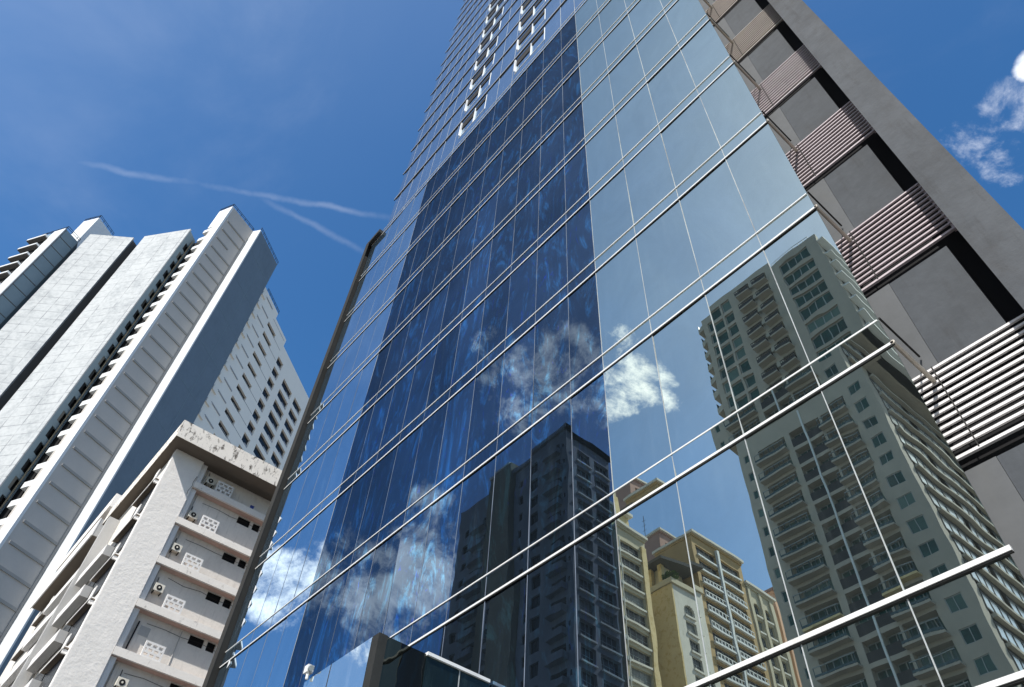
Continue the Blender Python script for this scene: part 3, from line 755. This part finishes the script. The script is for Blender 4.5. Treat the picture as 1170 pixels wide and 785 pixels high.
for k in range(6):
    z = SZ[k]; g = MB()
    x = 2.5 + rg.random() * .3
    if k != 4: g.tube(FE.pt(x, -.57, z + .02), FE.pt(x + .02, -.57, z + 2.4), .028, 6)
    if k == 4: g.tube(FE.pt(5.3, -.57, z + .02), FE.pt(5.3, -.57, z + 2.4), .03, 6)
    g.build('wall_pipe', 'greywash', OA)
    g = MB(); pts = [FE.pt(3.2 + 1.1 * j, -.575, z + 2.2 - .16 * abs(sin(j * 1.7 + k)) - .03 * rg.random()) for j in range(6)]
    for a, b in zip(pts, pts[1:]): g.tube(a, b, .012, 5)
    g.build('cable', 'black', OA)
g = MB()
cr = [(2.0, 32.6), (1.93, 32.1), (1.98, 31.75), (1.86, 31.3), (1.9, 31.0)]
for a, b in zip(cr, cr[1:]): g.tube(FE.pt(a[0], .0, a[1]), FE.pt(b[0], .0, b[1]), .018, 5)
g.build('wall_crack', 'oldbrown', OA)
bb = thing('blue_basket', FE.pt(6.3, -.1, SZ[0]), 'small blue plastic basket on the ledge of the topmost balcony', 'basket')
g = MB(FE); g.box(6.22, 6.46, -.16, .0, SZ[0] + .002, SZ[0] + .22); g.build('body', 'bluepl', bb, bevel=.02)
g = MB(FE); g.box(6.2, 6.48, -.17, .012, SZ[0] + .222, SZ[0] + .25); g.build('rim', 'bluepl', bb)

# ================================================================== buildings across the street (seen in the glass)
# ---- taupe tower with balconies
KS[0] = 1.0
S = 47.0
GTW = thing('balcony_tower', (-23, 2 * D - S - 8, 0), 'tall taupe tower with rows of balconies and green windows, mirrored at right', 'tower')
FA = Fr(0, S, 0, True)
opsU, W1, B1 = [], [], []
r = lambda x: x * S
for k in range(9):
    zt = 1.425 - .0427 * k
    W1.append((r(-.340), r(-.267), r(zt - .033), r(zt), 4)); W1.append((r(-.505), r(-.482), r(zt - .033), r(zt), 1)); W1.append((r(-.565), r(-.510), r(zt - .033), r(zt), 2))
    zb = 1.430 - .0463 * k
    if zb > 1.06:
        B1.append((r(-.456), r(-.425), r(zb - .034), r(zb))); B1.append((r(-.409), r(-.381), r(zb - .034), r(zb)))
XUa, XUb, ZUb, ZUt = r(-.578), r(-.242), r(1.02), r(1.447)
mb = MB(FA); wall(mb, XUa, XUb, ZUb, ZUt, [w[:4] for w in W1] + B1, -.9, 0); mb.build('upper_wall', 'gtower', GTW)
MB(FA).box(XUa, XUb, -17, -.91, ZUb, ZUt - .5).build('core', 'gtower', GTW)
for w in W1: window(GTW, FA, w[0], w[1], w[2], w[3], -.25, w[4], 1, t=.09)
for i, b in enumerate(B1):
    p = MB(FA); p.box(b[0] - .12, b[1] + .12, .003, .75, b[2] - .26, b[2] - .1); o = p.build('balcony', 'gtower', GTW)
    q = MB(FA); n_ = 9
    q.box(b[0] - .12, b[1] + .12, .66, .70, b[2] + .60, b[2] + .66); q.box(b[0] - .12, b[1] + .12, .67, .69, b[2] - .05, b[2] + .35)
    for a in range(n_): uu = b[0] - .1 + (b[1] - b[0] + .2) * a / (n_ - 1); q.box(uu - .02, uu + .02, .66, .70, b[2] - .099, b[2] + .599)
    q.build('railing', 'rail', o)
    MB(FA).box(b[0], b[1], -.85, -.6, b[2], b[3]).build('door', 'win', o)
for k in range(9):
    z = r(1.437 - .0455 * k)
    t = MB(); t.prism([(XUa - .85, S + .3), (XUa - .002, S + .02), (XUa - .002, S + 4), (XUa - .85, S + 3)], z - .9, z - .15, True); o = t.build('balcony', 'gtower2', GTW)
    t = MB(); t.prism([(XUa - .83, S + .35), (XUa - .78, S + .35), (XUa - .78, S + 3), (XUa - .83, S + 3)], z - .145, z + .55, True); t.build('railing', 'railglass', o)
    w = MB(FA); w.box(r(-.4235), r(-.4105), .002, .3, z - 1.6, z - 1.1); w.build('ac_ledge', 'gtower2', GTW)
q = MB(FA); q.box(r(-.356), r(-.257), -.1, -.05, ZUt + .45, ZUt + .5)
for a in range(9): uu = r(-.356) + r(.099) * a / 8; q.box(uu - .025, uu + .025, -.1, -.05, ZUt, ZUt + .45)
q.build('roof_rail', 'gframe', GTW)
# right-hand (sunlit) side of the upper block: slab ledges
FAx = Fr(XUb, S, 90, True)
MB(FAx).box(.91, 17, -.6, 0, ZUb, ZUt).build('upper_wall', 'gtower', GTW)
for k in range(10):
    z = r(1.419 - .043 * k)
    MB(FAx).box(.12, 12, .002, .62, z - .16, z).build('side_ledge', 'white', GTW)
    if k < 9:
        for a in range(3): window(GTW, FAx, 1.2 + a * 4.6, 4.8 + a * 4.6, z - 1.9, z - .5, .004, 3, 1, 'white', 'gwin', .1)
# lower block
XLa, XLb, ZLb, ZLt = r(-.556), r(-.277), -1.6, r(1.019)
W2, B2 = [], []
P2 = .0413
for k in range(15):
    zt = .975 - P2 * k
    B2.append((r(-.515), r(-.455), r(zt - .030), r(zt), 'L', k)); B2.append((r(-.379), r(-.329), r(zt - .030), r(zt), 'R', k))
    B2.append((r(-.443), r(-.415), r(zt - .034), r(zt), 'M', k)); B2.append((r(-.411), r(-.383), r(zt - .034), r(zt), 'M', k))
    W2.append((r(-.316), r(-.292), r(.985 - P2 * k - .021), r(.985 - P2 * k), 2)); W2.append((r(-.546), r(-.536), r(zt - .022), r(zt - .004), 1))
mb = MB(FA); wall(mb, XLa, XLb, ZLb, ZLt, [w[:4] for w in W2] + [b[:4] for b in B2], -1.0, 0); mb.build('lower_wall', 'gtower', GTW)
MB(FA).box(XLa, XLb, -18, -1.01, ZLb, ZLt).build('core', 'gtower2', GTW)
MB(FA).box(r(-.4145), r(-.4115), .002, .10, 5, ZLt - .3).build('divider', 'white', GTW)
for w in W2: window(GTW, FA, w[0], w[1], w[2], w[3], -.10, w[4], 1, t=.05)
for u0, u1, z0, z1, ty, k in B2:
    o = window(GTW, FA, u0, u1, z0, z1, -.7, 4 if ty != 'M' else 2, 1, t=.08, name='balcony_door')
    if ty == 'M':
        q = MB(FA); q.box(u0, u1, -.05, .0, z0, z0 + .75); q.build('balcony_panel', 'rail', o)
    else:
        q = MB(FA); q.box(u0 - .2, u1 + .1, .003, .62, z0 - .26, z0 - .1); q.build('balcony_slab', 'gtower' if (ty, k) not in (('L', 8), ('R', 8)) else 'yellow', o)
        q = MB(FA)
        for a in range(7): uu = u0 - .17 + (u1 - u0 + .22) * a / 6; q.box(uu - .02, uu + .02, .57, .61, z0 - .098, z0 + .58)
        q.box(u0 - .18, u1 + .08, .58, .60, z0 - .05, z0 + .10); q.build('railing', 'railglass', o)
        q = MB(FA); q.box(u0 - .2, u1 + .1, .56, .62, z0 + .582, z0 + .63); q.build('hand_rail', 'gframe', o)
FAl = Fr(XLb, S, 90, True)
MB(FAl).box(1.01, 18, -.9, 0, ZLb, ZLt).build('lower_wall', 'gtower2', GTW)
for k in range(15):
    z = r(1.0 - P2 * k)
    MB(FAl).box(1.1, 17.5, .002, .30, z - .22, z).build('side_ledge', 'gtower2', GTW)
    for a in range(3): window(GTW, FAl, .9 + a * 5.4, 5.3 + a * 5.4, z - 1.7, z - .45, .003, 4, 1, 'eave', 'gleam' if a < 2 else 'gwin', .12)

# ---- dark apartment block (seen in the dark glass)
S2 = 52.0
DB = thing('grey_apartment_block', (-64, 2 * D - S2 - 6, 0), 'weathered grey apartment block with cornice, seen in the dark blue panes', 'apartment block')
FD = Fr(0, S2, 0, True); r2 = lambda x: x * S2
XD = r2(-1.02); PD = .0535
balc, win2, ops = [], [], []
for k in range(20):
    z = 1.33 - PD * k
    if z < .45: break
    balc.append((r2(-1.092), r2(-1.045), r2(z - .034), r2(z))); balc.append((r2(-1.40), r2(-1.345), r2(z - .07), r2(z - .036)))
    win2.append((r2(-1.162), r2(-1.132), r2(z - .038), r2(z - .006))); win2.append((r2(-1.215), r2(-1.200), r2(z - .03), r2(z - .006)))
    win2.append((r2(-1.036), r2(-1.030), r2(z - .02), r2(z - .008))); win2.append((r2(-1.450), r2(-1.425), r2(z - .06), r2(z - .036)))
mb = MB(FD); wall(mb, r2(-1.235), XD, -1.6, r2(1.365), balc + win2, -.8, 0); mb.build('wall', 'dark', DB)
mb = MB(FD); wall(mb, r2(-1.475), r2(-1.33), -1.6, r2(1.375), balc + win2, -.8, 0); mb.build('wall', 'dark', DB)
MB(FD).box(r2(-1.328), r2(-1.237), -8, .9, -1.6, r2(1.402)).build('stair_shaft', 'brown', DB)
MB(FD).box(r2(-1.475), XD - .82, -7.2, -.82, -1.6, r2(1.36)).build('core', 'dark', DB)
MB(FD).box(r2(-1.236), XD + .5, -7.4, .45, r2(1.3655), r2(1.378)).build('cornice', 'dark', DB)
MB(FD).box(r2(-1.33), r2(-1.246), -5, .95, r2(1.4025), r2(1.41)).build('cornice', 'stone', DB)
for w in win2: window(DB, FD, *w, -.3, 2, 1, 'frame_dark', 'win', .06)
for b in balc:
    p = MB(FD); p.box(b[0] - .2, b[1] + .2, .003, .9, b[2] - .25, b[2] - .08); p.box(b[0] - .2, b[1] + .2, .78, .9, b[2] - .078, b[2] + .6); p.box(b[0] - .2, b[0] - .08, .003, .778, b[2] - .078, b[2] + .6); p.box(b[1] + .08, b[1] + .2, .003, .778, b[2] - .078, b[2] + .6)
    o = p.build('balcony', 'dark', DB); MB(FD).box(b[0], b[1], -.75, -.6, b[2], b[3]).build('door', 'win', o)
FDx = Fr(XD, S2, 90, True); LD = 7.3
ops = []
for k in range(22):
    z = r2(1.335) - 2.80 * k
    if z < 18: break
    ops.append((.9, 3.4, z - 1.9, z)); ops.append((4.2, LD - .2, z - 1.9, z))
mb = MB(FDx); wall(mb, .81, LD, -1.6, r2(1.365), ops, -.8, 0); mb.build('wall', 'dark', DB)
for i, o in enumerate(ops):
    w = window(DB, FDx, *o, -.5, 4, 2, 'gframe', 'bwin', .06)
    MB(FDx).box(o[0] - .1, o[1] + .1, .003, .25, o[2] - .22, o[2] - .02).build('ledge', 'stone', w)
MB(FDx).box(-.5, LD + .3, .002, .5, r2(1.3655), r2(1.378)).build('cornice', 'dark', DB)

# ---- row of cream and ochre blocks further along the street
def row_block(name, lab, X, y0, y1, xl, ztop, mat, bays, pitch, ztop_w, wh, fmat='gframe', gmat_='bwin', pier='stone', nflo=14, front=None, cornice='stone', front_win=None, arch=False, ledge='stone'):
    """block whose long side (facing +X) runs away from the facade: y in mirrored depth"""
    T = thing(name, (X - 4, 2 * D - (y0 + y1) / 2, 0), lab, 'apartment block')
    Fx_ = Fr(X, y0, 90, True); L = y1 - y0
    ops = []
    for a, b in bays:
        for k in range(nflo): ops.append((a, b, ztop_w - pitch * k - wh, ztop_w - pitch * k))
    mb = MB(Fx_); wall(mb, .29, L, -1.6, ztop - .4, ops, -.5, 0); mb.build('side_wall', mat, T)
    Ff = Fr(X, y0, 0, True)
    MB(Ff).box(xl - X, -.02, -L + .02, -.3, -1.6, ztop - .42).build('core', mat, T) if False else MB().prism([(xl, y0 + .3), (X - .52, y0 + .3), (X - .52, y1), (xl, y1)], -1.6, ztop - .42, True).build('core', mat, T)
    mb = MB(Ff); mb.box(xl - X, 0, -.28, 0, -1.6, ztop - .41); mb.build('front_wall', front or mat, T)
    if cornice:
        MB().prism([(xl - .3, y0 - .35), (X + .55, y0 - .35), (X + .55, y1 + .2), (xl - .3, y1 + .2)], ztop - .4, ztop, True).build('cornice', cornice, T)
        MB().prism([(xl, y0 - .1), (X + .2, y0 - .1), (X + .2, y1), (xl, y1)], ztop - .75, ztop - .402, True).build('cornice_mould', mat, T)
    for i, o in enumerate(ops):
        w = window(T, Fx_, *o, -.35, 4, 2, fmat, gmat_, .05)
        MB(Fx_).box(o[0], o[1], .002, .22, o[2] - .30, o[2] - .03).build('ledge', ledge, w)
        if arch and i % nflo == 0:
            g = MB(Fx_); n_ = 8; u0, u1 = o[0], o[1]
            for j in range(n_):
                a0, a1 = pi * j / n_, pi * (j + 1) / n_; cu = (u0 + u1) / 2; ru = (u1 - u0) / 2
                g.box(cu - ru * cos(a0), cu - ru * cos(a1), -.3, .003, o[3] - .95 + .95 * (sin(a0) + sin(a1)) / 2, o[3] + .02)
            g.build('arch', mat, w)
    return T, Fx_, L
T0, F0, L0 = row_block('cream_apartment_block', 'cream block with wide window bands and ochre pilaster directly beside the grey block', -55, 63, 68.4, -70, 63.4, 'cream', [(.3, 4.25)], 2.50, 60.9, 1.75, nflo=12, pier='stone')
MB(F0).box(4.35, 5.3, .003, .30, -1.6, 61.5).build('pilaster', 'yellow', T0)
mb = MB(F0); mb.tube(F0.pt(.10, .2, 0), F0.pt(.10, .2, 61), .09); mb.build('downpipe', 'stone', T0)
for k in range(10):
    c = F0.pt(.10, .12, 59 - 2.5 * k); g = MB(); g.tube(c, c + Vector((.12, 0, 0)), .32, 14); g.build('bracket', 'gframe', T0)
MB().prism([(-66, 61.8), (-56.2, 61.8), (-56.2, 67), (-66, 67)], 63.45, 66.6, True).build('penthouse', 'yellow', T0)
MB().prism([(-66.4, 61.5), (-55.5, 61.5), (-55.5, 67.3), (-66.4, 67.3)], 66.65, 67.1, True).build('penthouse_roof', 'stone', T0)

T1, F1, L1 = row_block('ochre_apartment_block', 'ochre block with blotchy plain front wall and planted roof terrace', -54.6, 73, 78.3, -66, 58.6, 'stone', [(2.1, 4.2)], 2.45, 56.2, 1.7, nflo=10, front='yellow', cornice=None, arch=True)
MB().prism([(-66.2, 72.8), (-54.3, 72.8), (-54.3, 78.4), (-66.2, 78.4)], 58.25, 59.0, True).build('roof_parapet', 'cream', T1)
MB().prism([(-66, 74.2), (-56.4, 74.2), (-56.4, 78), (-66, 78)], 59.05, 62.2, True).build('penthouse', 'cream', T1)
for xx in (-58.6, -56.6): MB().prism([(xx - .35, 73.3), (xx + .35, 73.3), (xx + .35, 74), (xx - .35, 74)], 59.02, 62.2, True).build('terrace_pier', 'yellow', T1)
MB().prism([(-66.5, 72.3), (-55.2, 72.3), (-53.6, 78.6), (-66.5, 78.6)], 62.25, 62.75, True).build('eave', 'eave', T1)
T2, F2, L2 = row_block('tall_ochre_block', 'taller ochre block with two balcony bays divided by a white pillar', -54.8, 78.6, 90.4, -61.2, 69.3, 'ochre', [(.8, 5.2), (6.1, 10.9)], 2.25, 67.2, 1.55, nflo=12, ledge='white')
MB(F2).box(5.3, 5.75, .003, .40, -1.6, 68.2).build('pillar', 'white', T2)
for a in (.8, 6.1):
    for k in range(2, 11):
        z = 67.2 - 2.25 * k
        g = MB(F2); w_ = 4.4 if a < 1 else 4.8
        g.box(a, a + w_, .23, .32, z - 1.85, z - 1.72); g.box(a, a + w_, .23, .32, z - 1.15, z - 1.05)
        for j in range(7): uu = a + w_ * j / 6; g.box(max(a, uu - .07), min(a + w_, uu + .07), .24, .31, z - 1.719, z - 1.151)
        g.box(a, a + w_, .0025, .33, z - 1.99, z - 1.852)
        g.build('balustrade', 'white', T2)
T3, F3, L3 = row_block('arched_cream_block', 'lower cream block with arched top windows at the far end of the row', -55, 90.8, 97.5, -62, 65.9, 'cream', [(1.2, 2.6), (3.6, 5.2)], 2.6, 63.2, 2.0, nflo=8, cornice='stone', arch=True)
for a in (.2, 2.8, 5.4): MB(F3).box(a, a + .6, .003, .28, -1.6, 65).build('pilaster', 'cream', T3)
T4, F4, L4 = row_block('peach_block', 'peach coloured block just behind the far end of the cream row', -55.4, 99, 107, -61, 68.5, 'peach', [(1.0, 2.4), (4.0, 5.4)], 2.7, 65.8, 1.5, nflo=8, cornice='red')
T5, F5, L5 = row_block('red_roof_block', 'reddish block whose top shows above the ochre roofs', -74.5, 98, 106, -79.5, 91.0, 'red', [(1.5, 5.5)], 3.0, 88.5, 1.4, nflo=3, cornice='stone')
an = thing('roof_antenna', (-78.6, 2 * D - 98.5, 91 + ZC), 'thin radio mast standing on the reddish block', 'antenna')
g = MB(); g.tube((-78.6, 2 * D - 98.5, 91 + ZC), (-78.6, 2 * D - 98.5, 96.5 + ZC), .06, 6); g.build('mast', 'frame_dark', an)
g = MB()
for h in (93, 94.2, 95.4): g.tube((-79.1, 2 * D - 98.5, h + ZC), (-78.1, 2 * D - 98.5, h + ZC), .03, 5)
g.build('cross_arms', 'frame_dark', an)
def shrub(name, c, r_, lab, n=420):
    T = thing(name, (c[0], 2 * D - c[1], c[2] + ZC), lab, 'plant'); rg = random.Random(int(c[0] * 7 + c[1]))
    lf = MB()
    for i in range(n):
        d = Vector((rg.gauss(0, 1), rg.gauss(0, 1), rg.gauss(0, 1))).normalized() * r_ * rg.random() ** .4
        p = Vector((c[0] + d.x * 1.5, 2 * D - c[1] + d.y, c[2] + ZC + r_ * .9 + d.z * .8)); a = Vector((rg.gauss(0, 1), rg.gauss(0, 1), rg.gauss(0, 1))).normalized() * .22
        b = a.orthogonal().normalized() * .10; i0 = len(lf.v); lf.v += [p - a, p + b, p + a, p - b]; lf.f.append((i0, i0 + 1, i0 + 2, i0 + 3))
    lf.build('foliage', 'leaf', T)
    g = MB()
    for k in range(4): g.tube((c[0] + (k - 1.5) * .25, 2 * D - c[1], c[2] + ZC), (c[0] + (k - 1.5) * .6, 2 * D - c[1], c[2] + ZC + r_), .04, 5)
    g.build('stem', 'brown', T)
shrub('terrace_shrub', (-55.2, 73.8, 59.0), .9, 'green shrub on the terrace of the ochre block')
